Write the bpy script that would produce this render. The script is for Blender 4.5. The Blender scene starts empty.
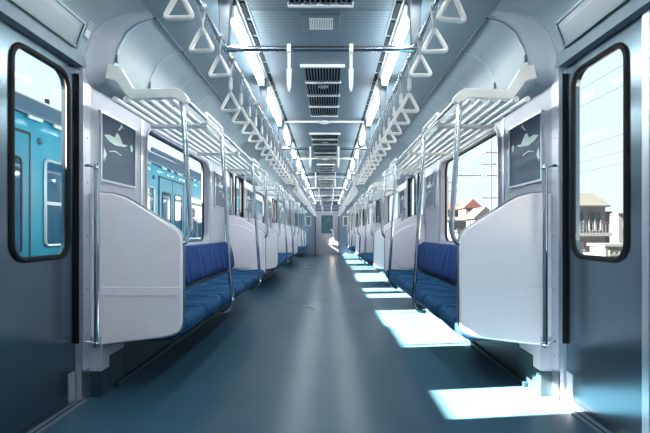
import bpy, bmesh, math, random
from mathutils import Vector, Matrix
random.seed(7)
SC = bpy.context.scene
COL = SC.collection
PI = math.pi

# ------------------------------------------------------------------ dimensions
FZ = -0.02                    # floor level
CAMZ = 0.92
DOORS = [1.90 + 4.94*k for k in range(4)]
PITCH = 4.94
YB, YE = -1.2, 19.05          # rear and far end walls
HW = 1.33                     # inner wall face
PANE = 1.395                  # window glass plane
DX = 1.365                    # inner face of the door leaves
CZ = 2.15                     # ceiling
BENCH = [(DOORS[k]+0.74, DOORS[k+1]-0.74) for k in range(3)] + [(DOORS[3]+0.74, YE-0.03)]

# ------------------------------------------------------------------ materials
def nodes_mat(name):
    m = bpy.data.materials.new(name); m.use_nodes = True
    nt = m.node_tree; nt.nodes.clear()
    out = nt.nodes.new('ShaderNodeOutputMaterial')
    return m, nt, out

def mat(name, col, rough=0.5, metal=0.0, var=0.06, scale=14.0, stretch=(1,1,1), bump=0.0, bscale=None,
        rvar=0.0, coat=0.0, spec=0.5, sheen=0.0, aniso=0.0):
    m, nt, out = nodes_mat(name)
    N, L = nt.nodes, nt.links
    b = N.new('ShaderNodeBsdfPrincipled'); L.new(b.outputs[0], out.inputs[0])
    tc = N.new('ShaderNodeTexCoord'); mp = N.new('ShaderNodeMapping')
    mp.inputs['Scale'].default_value = stretch
    L.new(tc.outputs['Object'], mp.inputs[0])
    nz = N.new('ShaderNodeTexNoise'); nz.inputs['Scale'].default_value = scale
    nz.inputs['Detail'].default_value = 4
    L.new(mp.outputs[0], nz.inputs['Vector'])
    r = N.new('ShaderNodeValToRGB')
    r.color_ramp.elements[0].position = 0.3; r.color_ramp.elements[1].position = 0.7
    r.color_ramp.elements[0].color = (*[c*(1-var) for c in col], 1)
    r.color_ramp.elements[1].color = (*[min(1, c*(1+var)) for c in col], 1)
    L.new(nz.outputs['Fac'], r.inputs[0]); L.new(r.outputs[0], b.inputs['Base Color'])
    b.inputs['Metallic'].default_value = metal
    b.inputs['Roughness'].default_value = rough
    b.inputs['Coat Weight'].default_value = coat
    b.inputs['Specular IOR Level'].default_value = spec
    b.inputs['Sheen Weight'].default_value = sheen
    if aniso:
        b.inputs['Anisotropic'].default_value = aniso
    if rvar:
        mr = N.new('ShaderNodeMapRange')
        mr.inputs['To Min'].default_value = max(0.02, rough-rvar); mr.inputs['To Max'].default_value = rough+rvar
        L.new(nz.outputs['Fac'], mr.inputs['Value']); L.new(mr.outputs[0], b.inputs['Roughness'])
    if bump:
        n2 = nz
        if bscale:
            n2 = N.new('ShaderNodeTexNoise'); n2.inputs['Scale'].default_value = bscale
            L.new(mp.outputs[0], n2.inputs['Vector'])
        bp = N.new('ShaderNodeBump'); bp.inputs['Strength'].default_value = bump
        bp.inputs['Distance'].default_value = 0.01
        L.new(n2.outputs['Fac'], bp.inputs['Height']); L.new(bp.outputs[0], b.inputs['Normal'])
    return m

def emit_mat(name, col, strength):
    m, nt, out = nodes_mat(name)
    e = nt.nodes.new('ShaderNodeEmission'); e.inputs[0].default_value = (*col, 1); e.inputs[1].default_value = strength
    nt.links.new(e.outputs[0], out.inputs[0])
    return m

def glass_mat(name, tint, refl=0.6):
    m, nt, out = nodes_mat(name); N, L = nt.nodes, nt.links
    t = N.new('ShaderNodeBsdfTransparent'); t.inputs[0].default_value = (*tint, 1)
    g = N.new('ShaderNodeBsdfGlossy'); g.inputs['Roughness'].default_value = 0.02
    fr = N.new('ShaderNodeLayerWeight'); fr.inputs['Blend'].default_value = 0.5
    pw = N.new('ShaderNodeMath'); pw.operation = 'POWER'; pw.inputs[1].default_value = 5.0
    mu = N.new('ShaderNodeMath'); mu.operation = 'MULTIPLY_ADD'; mu.inputs[1].default_value = refl; mu.inputs[2].default_value = 0.004
    mx = N.new('ShaderNodeMixShader')
    L.new(fr.outputs['Facing'], pw.inputs[0]); L.new(pw.outputs[0], mu.inputs[0]); L.new(mu.outputs[0], mx.inputs[0])
    L.new(t.outputs[0], mx.inputs[1]); L.new(g.outputs[0], mx.inputs[2]); L.new(mx.outputs[0], out.inputs[0])
    return m

def ribbed_mat(name, c1, c2, freq, axis='Y', rough=0.4):
    """fine parallel lines across a panel"""
    m, nt, out = nodes_mat(name); N, L = nt.nodes, nt.links
    b = N.new('ShaderNodeBsdfPrincipled'); L.new(b.outputs[0], out.inputs[0])
    tc = N.new('ShaderNodeTexCoord'); w = N.new('ShaderNodeTexWave')
    w.wave_type = 'BANDS'; w.bands_direction = axis; w.inputs['Scale'].default_value = freq
    w.inputs['Distortion'].default_value = 0.0
    L.new(tc.outputs['Object'], w.inputs['Vector'])
    r = N.new('ShaderNodeValToRGB')
    r.color_ramp.elements[0].position = 0.05; r.color_ramp.elements[1].position = 0.35
    r.color_ramp.elements[0].color = (*c1, 1); r.color_ramp.elements[1].color = (*c2, 1)
    L.new(w.outputs['Fac'], r.inputs[0])
    nz = N.new('ShaderNodeTexNoise'); nz.inputs['Scale'].default_value = 3.0
    L.new(tc.outputs['Object'], nz.inputs['Vector'])
    mx = N.new('ShaderNodeMix'); mx.data_type = 'RGBA'; mx.blend_type = 'MULTIPLY'; mx.inputs[0].default_value = 0.25
    L.new(r.outputs[0], mx.inputs[6]); L.new(nz.outputs['Color'], mx.inputs[7]); L.new(mx.outputs[2], b.inputs['Base Color'])
    b.inputs['Roughness'].default_value = rough
    return m

M = {}
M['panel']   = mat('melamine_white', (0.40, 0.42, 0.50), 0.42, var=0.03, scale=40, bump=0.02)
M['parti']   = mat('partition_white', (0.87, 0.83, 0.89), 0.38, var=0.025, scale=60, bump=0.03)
M['cove']    = mat('cove_grey', (0.185, 0.24, 0.285), 0.42, var=0.05, scale=160, bump=0.04)
M['arch']    = mat('arch_panel', (0.26, 0.295, 0.36), 0.42, var=0.04, scale=120)
M['ceil']    = ribbed_mat('ceiling_ribbed', (0.095, 0.14, 0.19), (0.155, 0.215, 0.28), 9.0, 'Y', 0.38)
M['cside']   = mat('ceiling_side', (0.115, 0.17, 0.22), 0.40, var=0.05, scale=60)
M['white']   = mat('white_enamel', (0.80, 0.83, 0.84), 0.35, var=0.03, scale=30)
M['ring']    = mat('handle_plastic', (0.86, 0.86, 0.86), 0.35, var=0.03, scale=50)
M['chrome']  = mat('polished_steel', (0.58, 0.63, 0.68), 0.09, 1.0, var=0.03, scale=8, rvar=0.02)
M['alu']     = mat('satin_aluminium', (0.62, 0.66, 0.72), 0.34, 1.0, var=0.06, scale=30, stretch=(1, 1, 0.1))
M['steel']   = mat('brushed_stainless', (0.16, 0.22, 0.265), 0.24, 1.0, var=0.04, scale=10, stretch=(30, 30, 0.35), rvar=0.02, aniso=0.3)
M['jamb']    = mat('jamb_metal', (0.62, 0.66, 0.74), 0.40, 0.8, var=0.04, scale=30)
M['bolt']    = mat('bolt_steel', (0.25, 0.28, 0.32), 0.35, 1.0)
M['black']   = mat('black_rubber', (0.006, 0.007, 0.009), 0.6, var=0.2, spec=0.2)
M['dark']    = mat('dark_slot', (0.006, 0.009, 0.013), 0.8, var=0.2, spec=0.1)
M['kick']    = mat('kick_teal', (0.010, 0.036, 0.052), 0.45, var=0.1, scale=20)
M['seatb']   = mat('moquette_back', (0.010, 0.042, 0.165), 0.9, var=0.16, scale=120, bump=0.15, bscale=500, spec=0.2)
M['seat']    = mat('moquette_seat', (0.004, 0.055, 0.145), 0.9, var=0.16, scale=120, bump=0.15, bscale=500, spec=0.2)
M['seatl']   = mat('moquette_contour', (0.030, 0.13, 0.30), 0.85, var=0.1, scale=120)
M['poster']  = mat('poster_plate', (0.10, 0.14, 0.20), 0.5, var=0.05, scale=40, spec=0.2)
M['glint']   = mat('pale_reflection', (0.75, 0.92, 0.86), 0.5, var=0.04)
M['advert']  = mat('advert_plate', (0.12, 0.16, 0.21), 0.35, var=0.06, scale=90)
M['advline'] = mat('advert_line', (0.25, 0.33, 0.42), 0.4)
M['framed']  = mat('frame_green_grey', (0.10, 0.16, 0.19), 0.4, 0.3)
M['gutter']  = mat('gutter_glint', (0.20, 0.32, 0.31), 0.5, var=0.15)  # reflections along the train gutter, not the gutter itself
M['tube']    = emit_mat('fluorescent_tube', (0.95, 1.0, 0.96), 12.0)
M['glassL']  = glass_mat('window_glass', (0.93, 0.98, 1.0), 0.08)
M['glassR']  = glass_mat('window_glass_clear', (0.93, 0.98, 1.0), 0.08)
M['glassE']  = mat('end_door_glass', (0.06, 0.15, 0.17), 0.08, var=0.3, scale=6)
M['endwall'] = mat('end_wall_blue', (0.20, 0.26, 0.37), 0.4, var=0.04)
M['enddoor'] = mat('end_door_steel', (0.42, 0.42, 0.48), 0.30, 0.6, var=0.05, scale=10, stretch=(20, 20, 0.5))
M['strap']   = mat('strap_webbing', (0.45, 0.50, 0.55), 0.7, var=0.1, scale=200)
# outside
M['teal']    = mat('teal_paint', (0.004, 0.125, 0.195), 0.45, var=0.06, scale=2, spec=0.15)
M['tealdk']  = mat('teal_paint_door', (0.003, 0.105, 0.165), 0.45, var=0.06, scale=2, spec=0.15)
M['troof']   = mat('train_roof', (0.018, 0.055, 0.095), 0.6, var=0.15, scale=4)
M['twin']    = mat('train_window', (0.012, 0.05, 0.09), 0.06, var=0.4, scale=3)
M['tframe']  = mat('train_window_frame', (0.16, 0.25, 0.29), 0.4, 0.3)
M['ballast'] = mat('ballast', (0.10, 0.10, 0.10), 0.95, var=0.5, scale=30, bump=0.5)
M['hwall']   = mat('house_wall', (0.040, 0.053, 0.066), 0.8, var=0.08, scale=3)
M['hwall2']  = mat('house_wall_cream', (0.042, 0.046, 0.050), 0.8, var=0.08, scale=3)
M['hroof']   = mat('house_roof_grey', (0.0035, 0.0085, 0.0095), 0.8, var=0.25, scale=10, stretch=(1, 6, 1))
M['hred']    = mat('house_roof_red', (0.034, 0.010, 0.010), 0.7, var=0.2, scale=10)
M['hwin']    = mat('house_window', (0.015, 0.025, 0.035), 0.1, var=0.2)
M['hgreen']  = mat('green_cladding', (0.016, 0.036, 0.032), 0.7, var=0.1)
M['hblue']   = mat('blue_cladding', (0.010, 0.018, 0.032), 0.6, var=0.1)
M['conc']    = mat('concrete_pole', (0.014, 0.019, 0.024), 0.85, var=0.15, scale=8)
M['wire']    = mat('wire_black', (0.004, 0.006, 0.008), 0.8, spec=0.1)
M['leaf']    = mat('leaves', (0.012, 0.022, 0.014), 0.8, var=0.5, scale=3)

def floor_mat():
    m, nt, out = nodes_mat('vinyl_floor'); N, L = nt.nodes, nt.links
    b = N.new('ShaderNodeBsdfPrincipled'); L.new(b.outputs[0], out.inputs[0])
    tc = N.new('ShaderNodeTexCoord')
    nz = N.new('ShaderNodeTexNoise'); nz.inputs['Scale'].default_value = 1.6; nz.inputs['Detail'].default_value = 6
    mp = N.new('ShaderNodeMapping'); mp.inputs['Scale'].default_value = (2.2, 0.7, 1)
    L.new(tc.outputs['Object'], mp.inputs[0]); L.new(mp.outputs[0], nz.inputs['Vector'])
    r = N.new('ShaderNodeValToRGB')
    r.color_ramp.elements[0].position = 0.3; r.color_ramp.elements[1].position = 0.75
    r.color_ramp.elements[0].color = (0.030, 0.084, 0.130, 1); r.color_ramp.elements[1].color = (0.038, 0.097, 0.147, 1)
    L.new(nz.outputs['Fac'], r.inputs[0]); L.new(r.outputs[0], b.inputs['Base Color'])
    # scuffs change the gloss
    sc = N.new('ShaderNodeTexNoise'); sc.inputs['Scale'].default_value = 1.5; sc.inputs['Detail'].default_value = 3
    L.new(tc.outputs['Object'], sc.inputs['Vector'])
    mr = N.new('ShaderNodeMapRange'); mr.inputs['To Min'].default_value = 0.24; mr.inputs['To Max'].default_value = 0.36
    L.new(sc.outputs['Fac'], mr.inputs['Value']); L.new(mr.outputs[0], b.inputs['Roughness'])
    b.inputs['Specular IOR Level'].default_value = 0.3
    bp = N.new('ShaderNodeBump'); bp.inputs['Strength'].default_value = 0.0; bp.inputs['Distance'].default_value = 0.01
    L.new(sc.outputs['Fac'], bp.inputs['Height']); L.new(bp.outputs[0], b.inputs['Normal'])
    return m
M['floor'] = floor_mat()

# ------------------------------------------------------------------ mesh builder
class MB:
    def __init__(s): s.v = []; s.f = []; s.m = []; s.mi = 0
    def add(s, vs, fs):
        o = len(s.v); s.v += [tuple(v) for v in vs]
        for f in fs: s.f.append([i+o for i in f]); s.m.append(s.mi)
        return s
    def box(s, x0, x1, y0, y1, z0, z1):
        vs = [(x, y, z) for x in (x0, x1) for y in (y0, y1) for z in (z0, z1)]
        return s.add(vs, [(0,1,3,2),(4,6,7,5),(0,4,5,1),(2,3,7,6),(0,2,6,4),(1,5,7,3)])
    def tube(s, pts, r, n=10, cap=True):
        pts = [Vector(p) for p in pts]; rs = r if isinstance(r, (list, tuple)) else [r]*len(pts)
        t0 = (pts[1]-pts[0]).normalized()
        up = Vector((0,0,1)) if abs(t0.z) < 0.9 else Vector((1,0,0))
        a = t0.cross(up).normalized(); rings = []
        for i, p in enumerate(pts):
            if i == 0: t = t0
            elif i == len(pts)-1: t = (pts[i]-pts[i-1]).normalized()
            else: t = ((pts[i+1]-p).normalized()+(p-pts[i-1]).normalized()).normalized()
            a = (a - t*a.dot(t)).normalized(); b = t.cross(a)
            rings.append([p + (a*math.cos(2*PI*k/n)+b*math.sin(2*PI*k/n))*rs[i] for k in range(n)])
        vs = [v for g in rings for v in g]; fs = []
        for i in range(len(rings)-1):
            for k in range(n):
                fs.append((i*n+k, i*n+(k+1)%n, (i+1)*n+(k+1)%n, (i+1)*n+k))
        if cap: fs.append(tuple(range(n))[::-1]); fs.append(tuple((len(rings)-1)*n+k for k in range(n)))
        return s.add(vs, fs)
    def loop(s, pts, r, n=8):
        """closed tube"""
        pts = [Vector(p) for p in pts]; N = len(pts)
        nrm = Vector((0,0,0))
        for i in range(N): nrm += (pts[i]-pts[0]).cross(pts[(i+1)%N]-pts[0])
        nrm.normalize(); vs = []; fs = []
        for i in range(N):
            t = ((pts[(i+1)%N]-pts[i]).normalized()+(pts[i]-pts[i-1]).normalized()).normalized()
            a = t.cross(nrm).normalized()
            for k in range(n):
                vs.append(pts[i]+(a*math.cos(2*PI*k/n)+nrm*math.sin(2*PI*k/n))*r)
        for i in range(N):
            j = (i+1) % N
            for k in range(n): fs.append((i*n+k, i*n+(k+1)%n, j*n+(k+1)%n, j*n+k))
        return s.add(vs, fs)
    def prism(s, poly, axis, a0, a1):
        """poly of 2D points extruded along an axis: 'x' poly=(y,z), 'y' poly=(x,z), 'z' poly=(x,y)"""
        def P(p, a): return {'x': (a, p[0], p[1]), 'y': (p[0], a, p[1]), 'z': (p[0], p[1], a)}[axis]
        n = len(poly); vs = [P(p, a0) for p in poly]+[P(p, a1) for p in poly]
        fs = [tuple(range(n))[::-1], tuple(range(n, 2*n))]+[(i, (i+1)%n, n+(i+1)%n, n+i) for i in range(n)]
        return s.add(vs, fs)
    def sheet(s, prof, y0, y1, ny=1, th=None):
        """profile (x,z) swept along y; th=(dx,dz) thickens by a second shifted sheet"""
        n = len(prof)
        def one(dx, dz):
            vs = []
            for j in range(ny+1):
                y = y0+(y1-y0)*j/ny
                vs += [(p[0]+dx, y, p[1]+dz) for p in prof]
            fs = [(j*n+i, j*n+i+1, (j+1)*n+i+1, (j+1)*n+i) for j in range(ny) for i in range(n-1)]
            s.add(vs, fs)
        one(0, 0)
        if th: one(*th)
        return s
    def plate(s, x0, x1, out, hole):
        """plate in the y-z plane from x0 to x1: out=(y0,y1,z0,z1), hole = CCW rounded loop from rrect()"""
        y0, y1, z0, z1 = out; arcs = hole
        cor = [(y1, z1), (y0, z1), (y0, z0), (y1, z0)]
        for x in (x0, x1):
            for q in range(4):
                A = arcs[q]; c = cor[q]; B = arcs[(q+1) % 4]; d = cor[(q+1) % 4]
                vs = [(x, *c)]+[(x, *p) for p in A]
                s.add(vs, [(0, i, i+1) for i in range(1, len(A))])
                s.add([(x, *c), (x, *d), (x, *B[0]), (x, *A[-1])], [(0, 1, 2, 3)])
        fl = [p for A in arcs for p in A]; n = len(fl)
        s.add([(x0, *p) for p in fl]+[(x1, *p) for p in fl], [(i, (i+1)%n, n+(i+1)%n, n+i) for i in range(n)])
        s.add([(x0, *p) for p in cor]+[(x1, *p) for p in cor], [(i, (i+1)%4, 4+(i+1)%4, 4+i) for i in range(4)])
        return s
    def ball(s, c, r, nu=10, nv=6, sc=(1,1,1)):
        vs = []; fs = []
        for j in range(nv+1):
            for i in range(nu):
                th = PI*j/nv; ph = 2*PI*i/nu
                vs.append((c[0]+r*sc[0]*math.sin(th)*math.cos(ph), c[1]+r*sc[1]*math.sin(th)*math.sin(ph), c[2]+r*sc[2]*math.cos(th)))
        for j in range(nv):
            for i in range(nu): fs.append((j*nu+i, j*nu+(i+1)%nu, (j+1)*nu+(i+1)%nu, (j+1)*nu+i))
        return s.add(vs, fs)
    def build(s, name, mats, parent=None, origin=(0,0,0), smooth=40, kind=None, bevel=0.0):
        me = bpy.data.meshes.new(name)
        ox, oy, oz = origin
        me.from_pydata([(v[0]-ox, v[1]-oy, v[2]-oz) for v in s.v], [], s.f)
        if not isinstance(mats, (list, tuple)): mats = [mats]
        for m in mats: me.materials.append(M[m] if isinstance(m, str) else m)
        for p, i in zip(me.polygons, s.m): p.material_index = i
        bm = bmesh.new(); bm.from_mesh(me)
        bmesh.ops.remove_doubles(bm, verts=bm.verts, dist=1e-5)
        bmesh.ops.recalc_face_normals(bm, faces=bm.faces)
        bm.to_mesh(me); bm.free()
        if smooth:
            me.shade_smooth(); me.set_sharp_from_angle(angle=math.radians(smooth))
        o = bpy.data.objects.new(name, me); COL.objects.link(o)
        if parent is not None: o.parent = parent
        else: o.location = origin
        if kind: o['kind'] = kind
        if bevel:
            b = o.modifiers.new('edge', 'BEVEL'); b.width = bevel; b.segments = 2; b.limit_method = 'ANGLE'
        return o

def rrect(y0, y1, z0, z1, r, n=8):
    out = []
    for (cy, cz, a0) in ((y1-r, z1-r, 0), (y0+r, z1-r, 90), (y0+r, z0+r, 180), (y1-r, z0+r, 270)):
        out.append([(cy+r*math.cos(math.radians(a0+90*i/n)), cz+r*math.sin(math.radians(a0+90*i/n))) for i in range(n+1)])
    return out
def flat(arcs): return [p for a in arcs for p in a]

def tag(o, label, cat, group=None):
    o['label'] = label; o['category'] = cat
    if group: o['group'] = group
    return o
def empty(name, loc):
    o = bpy.data.objects.new(name, None); COL.objects.link(o); o.location = loc; o.empty_display_size = 0.1
    return o
def copy_tree(o, parent=None):
    c = o.copy(); COL.objects.link(c)
    if parent is not None: c.parent = parent
    for ch in list(o.children): copy_tree(ch, c)
    return c
ORD = ['first','second','third','fourth','fifth','sixth','seventh','eighth','ninth','tenth','eleventh','twelfth','thirteenth',
       'fourteenth','fifteenth','sixteenth','seventeenth','eighteenth','nineteenth']
TENS = ['','','twenty','thirty','forty','fifty','sixty','seventy']
def ordinal(i):               # 0-based
    n = i+1
    if n <= 19: return ORD[i]
    t, u = divmod(n, 10)
    if u == 0: return TENS[t][:-1]+'ieth'
    return TENS[t]+'-'+ORD[u-1]
SIDE = {-1: 'teal-train side', 1: 'house side'}
SN = {-1: 'left', 1: 'right'}

# ------------------------------------------------------------------ floor
fl = MB().box(-1.42, 1.42, YB-0.05, YE+0.05, FZ-0.06, FZ)
fl.build('floor', 'floor', kind='structure', smooth=0)
k = 0
for s in (-1, 1):
    for d in DOORS:
        k += 1
        b = MB()
        b.box(s*1.30, s*1.36, d-0.66, d+0.66, FZ, FZ+0.006)
        b.mi = 1
        b.box(s*1.325, s*1.332, d-0.66, d+0.66, FZ+0.006, FZ+0.0075)
        b.build('trim_%d' % k, ['advert', 'dark'], kind='structure', smooth=0)

# ------------------------------------------------------------------ walls
COVE = [(1.33,1.765),(1.29,1.77),(1.24,1.79),(1.212,1.835),(1.195,1.90),(1.178,1.98),(1.13,2.075),(1.055,2.135),(0.955,2.158)]
HEAD = [(1.332,1.765),(1.332,1.79),(1.331,1.83),(1.329,1.87),(1.326,1.90),(1.276,2.04),(1.20,2.108),(1.075,2.150),(0.955,2.158)]
winno = 0
for s in (-1, 1):
    w = MB()
    pieces = []
    for k in range(4):
        y0, y1 = DOORS[k]+0.715, (DOORS[k+1]-0.715 if k < 3 else YE+0.03)
        c = (BENCH[k][0]+BENCH[k][1])/2
        if k < 3: h = rrect(c-0.02-0.885, c-0.02+0.885, 0.815, 1.705, 0.11)
        else:     h = rrect(c-0.45, c+0.62, 0.815, 1.705, 0.11)
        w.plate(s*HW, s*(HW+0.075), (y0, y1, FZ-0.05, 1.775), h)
        # lower wall panels that the partitions stand against
        for (pa, pb) in (((y0, y0+0.30),) if k == 3 else ((y0, y0+0.30), (y1-0.30, y1))):
            w.box(s*1.256, s*HW, pa+0.003, pb-0.003, 0.10, 0.32)
        # cove above the bench
        w.mi = 1; w.sheet([(s*x, z) for x, z in COVE], y0+0.035, y1-(0.035 if k < 3 else 0)); w.mi = 0
        pieces.append((y0, y1, h, c))
    # plain wall beside and behind the camera
    w.box(s*HW, s*(HW+0.075), YB-0.05, DOORS[0]-0.715, FZ-0.05, 1.775)
    w.mi = 1; w.sheet([(s*x, z) for x, z in COVE], YB-0.05, DOORS[0]-0.75); w.mi = 0
    # over the doors
    for d in DOORS:
        w.box(s*1.345, s*1.43, d-0.715, d+0.715, 1.845, 2.3)
        w.mi = 1; w.sheet([(s*x, z) for x, z in HEAD[3:]], d-0.655, d+0.655); w.mi = 0
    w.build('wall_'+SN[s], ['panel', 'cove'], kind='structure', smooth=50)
    # outer skin so no daylight leaks in over the cove
    sk = MB(); sk.box(s*1.405, s*1.43, YB-0.1, YE+0.1, 1.85, 2.36)
    # lower stepped kick panels
    for (y0, y1, h, c) in pieces:
        kb = MB()
        ye = y1-0.0 if y1 < 18 else y1
        kb.box(s*1.252, s*1.34, y0+0.30, (y1-0.30 if y1 < 18 else y1), FZ, 0.30)
        kb.box(s*1.253, s*1.34, y0+0.10, y0+0.30, FZ, 0.19)
        kb.box(s*1.253, s*1.34, y0+0.0, y0+0.10, FZ, 0.125)
        if y1 < 18:
            kb.box(s*1.253, s*1.34, y1-0.30, y1-0.10, FZ, 0.19)
            kb.box(s*1.253, s*1.34, y1-0.10, y1, FZ, 0.125)
        kb.mi = 1
        kb.box(s*1.225, s*1.252, y0+0.16, (y1-0.16 if y1 < 18 else y1), FZ, FZ+0.03)
        kb.build('baseboard_%s' % SN[s], ['kick', 'kick'], kind='structure', smooth=0, bevel=0.004)
    # windows
    for (y0, y1, h, c) in pieces:
        winno += 1
        win = empty('window_%d' % winno, (s*PANE, c, 1.275)); win['kind'] = 'structure'
        O = (s*PANE, c, 1.275)
        pts = flat(h)
        g = MB(); n = len(pts)
        g.prism([p for p in pts], 'x', s*(PANE-0.003), s*(PANE+0.003))
        g.build('pane', 'glassL' if s < 0 else 'glassR', win, O, smooth=0)
        f = MB()
        f.loop([(s*(PANE-0.008), *p) for p in pts], 0.011, 6)
        f.build('gasket', 'black', win, O)
        t = MB()
        hy0 = min(p[0] for p in pts); hy1 = max(p[0] for p in pts)
        t.box(s*(HW-0.006), s*(HW+0.01), hy0-0.125, hy0-0.09, 0.79, 1.775)
        t.box(s*(HW-0.006), s*(HW+0.01), hy1+0.09, hy1+0.125, 0.79, 1.775)
        t.build('joint_strip', 'alu', win, O, smooth=0)
        su = MB(); ring = [(s*(HW-0.002), *p) for p in flat(rrect(hy0-0.02, hy1+0.02, 0.795, 1.725, 0.125))]
        su.loop(ring, 0.012, 6); su.build('surround', 'panel', win, O)

# end walls
e = MB()
e.box(-1.42, -0.47, YE, YE+0.08, FZ, 2.3); e.box(0.47, 1.42, YE, YE+0.08, FZ, 2.3); e.box(-0.47, 0.47, YE, YE+0.08, 1.80, 2.3)
e.build('wall_end', 'endwall', kind='structure', smooth=0)
MB().box(-1.42, 1.42, YB-0.08, YB, FZ, 2.3).build('wall_rear', 'panel', kind='structure', smooth=0)

# ------------------------------------------------------------------ ceiling
c = MB()
c.box(-0.40, 0.40, YB-0.05, YE+0.05, CZ, CZ+0.15)
ceil = c.build('ceiling', 'ceil', kind='structure', smooth=0)
c = MB()
for s in (-1, 1):
    c.box(s*0.40, s*0.96, YB-0.05, YE+0.05, CZ+0.006, CZ+0.15)
    c.box(s*0.96, s*1.43, YB-0.05, YE+0.05, 2.26, 2.36)
    c.box(s*1.40, s*1.43, YB-0.05, YE+0.05, 1.85, 2.36)
c.build('side_panel', 'cside', ceil, smooth=0)
# line of air slots beside the lamps
sl = MB()
for s in (-1, 1):
    y = 0.9
    while y < 18.6:
        sl.box(s*0.408, s*0.432, y, y+0.178, CZ-0.003, CZ+0.01); y += 0.222
sl.build('air_slots', 'dark', ceil, smooth=0)
sl = MB()
for s in (-1, 1):
    sl.box(s*0.392, s*0.402, YB, YE, CZ-0.003, CZ+0.01)
    sl.box(s*0.437, s*0.447, YB, YE, CZ-0.006, CZ+0.01)
sl.build('slot_lips', 'cside', ceil, smooth=0)
# dark seam where ceiling meets cove, over each bench
sl = MB()
for s in (-1, 1):
    for (a, b) in BENCH:
        y = a+0.0
        while y < b-0.05:
            y2 = min(y+0.48, b)
            sl.box(s*0.945, s*0.968, y, y2-0.012, CZ-0.004, CZ+0.006); y += 0.49
sl.build('cove_seam', 'framed', ceil, smooth=0)
# curved joint strips in the cove, every half metre
def arc_strip(y, s, w=0.012):
    b = MB(); P = [(x-0.004, z-0.003) for x, z in COVE[3:]]
    b.sheet([(s*x, z) for x, z in P], y-w/2, y+w/2)
    return b
no = 8
for s in (-1, 1):
    for (a, bb) in BENCH:
        no += 1
        b = MB(); y = a+0.02
        while y < bb:
            P = [(x-0.005, z-0.004) for x, z in COVE[4:]]
            b.sheet([(s*x, z) for x, z in P], y-0.008, y+0.008)
            b.mi = 1
            b.box(s*1.178, s*1.20, y-0.011, y+0.011, 1.905, 1.945)
            b.mi = 0
            y += 0.49
        b.build('trim_%d' % no, ['advline', 'bolt'], kind='structure')
# arch ribs each side of every door: the surface eases from the door header into the cove
def lerp_prof(t): return [((1-t)*a[0]+t*b[0], (1-t)*a[1]+t*b[1]) for a, b in zip(HEAD, COVE)]
for s in (-1, 1):
    for d in DOORS:
        for q in (-1, 1):
            no += 1
            b = MB(); st = [(0.645, 0.0), (0.672, 0.10), (0.70, 0.42), (0.725, 0.80), (0.752, 1.0)]
            vs = []; n = len(HEAD)
            for (dy, t) in st: vs += [(s*x, d+q*dy, z) for x, z in lerp_prof(t)]
            b.add(vs, [(r*n+i, r*n+i+1, (r+1)*n+i+1, (r+1)*n+i) for r in range(len(st)-1) for i in range(n-1)])
            b.mi = 1
            for (dy, t) in ((0.655, 0.02), (0.745, 0.97)):
                P = [(x-0.0025, z-0.002) for x, z in lerp_prof(t)][2:]
                b.sheet([(s*x, z) for x, z in P], d+q*dy-0.002, d+q*dy+0.002)
            b.build('trim_%d' % no, ['arch', 'framed'], kind='structure', smooth=60)
# transverse joint trims with a small dome
JT = [2.54*k for k in range(2, 8)]
for y in JT:
    no += 1
    b = MB().box(-0.44, 0.44, y-0.016, y+0.016, CZ-0.018, CZ+0.01)
    t = b.build('trim_%d' % no, 'white', kind='structure', smooth=0, bevel=0.003)
    MB().ball((0, y-0.01, CZ-0.016), 0.06, 14, 6, (1, 0.8, 0.35)).build('dome_cap', 'white', t)
no += 1
MB().box(-0.40, 0.40, 2.535, 2.545, CZ-0.003, CZ+0.01).build('trim_%d' % no, 'cside', kind='structure', smooth=0)

# ------------------------------------------------------------------ doors
def leaf(name, s, y0, y1, flip):
    O = (s*DX, (y0+y1)/2, FZ)
    root = empty(name, O); root['kind'] = 'structure'
    c = (y0+y1)/2 + (0.027 if not flip else -0.027)
    h = rrect(c-0.222, c+0.222, 0.79, 1.775, 0.085)
    b = MB().plate(s*DX, s*(DX+0.035), (y0, y1, FZ+0.008, 1.85), h)
    b.build('leaf_panel', 'steel', root, O, smooth=0)
    g = MB(); pts = flat(h)
    g.loop([(s*(DX-0.001), *p) for p in pts], 0.014, 8)
    g.build('window_gasket', 'black', root, O)
    MB().prism(pts, 'x', s*(DX+0.016), s*(DX+0.021)).build('pane', 'glassL' if s < 0 else 'glassR', root, O, smooth=0)
    e = MB(); ye = y0 if not flip else y1; q = 1 if not flip else -1
    e.box(s*(DX-0.008), s*(DX+0.03), ye, ye+q*0.022, FZ+0.01, 1.845)
    e.build('meeting_edge', 'alu', root, O, smooth=0)
    e = MB(); ye = y1 if not flip else y0
    e.box(s*(DX-0.004), s*(DX+0.0), ye-q*0.075, ye-q*0.012, FZ+0.012, FZ+0.17)
    e.build('scuff_plate', 'jamb', root, O, smooth=0)
    return root
dn = 0
proto = {}
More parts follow.
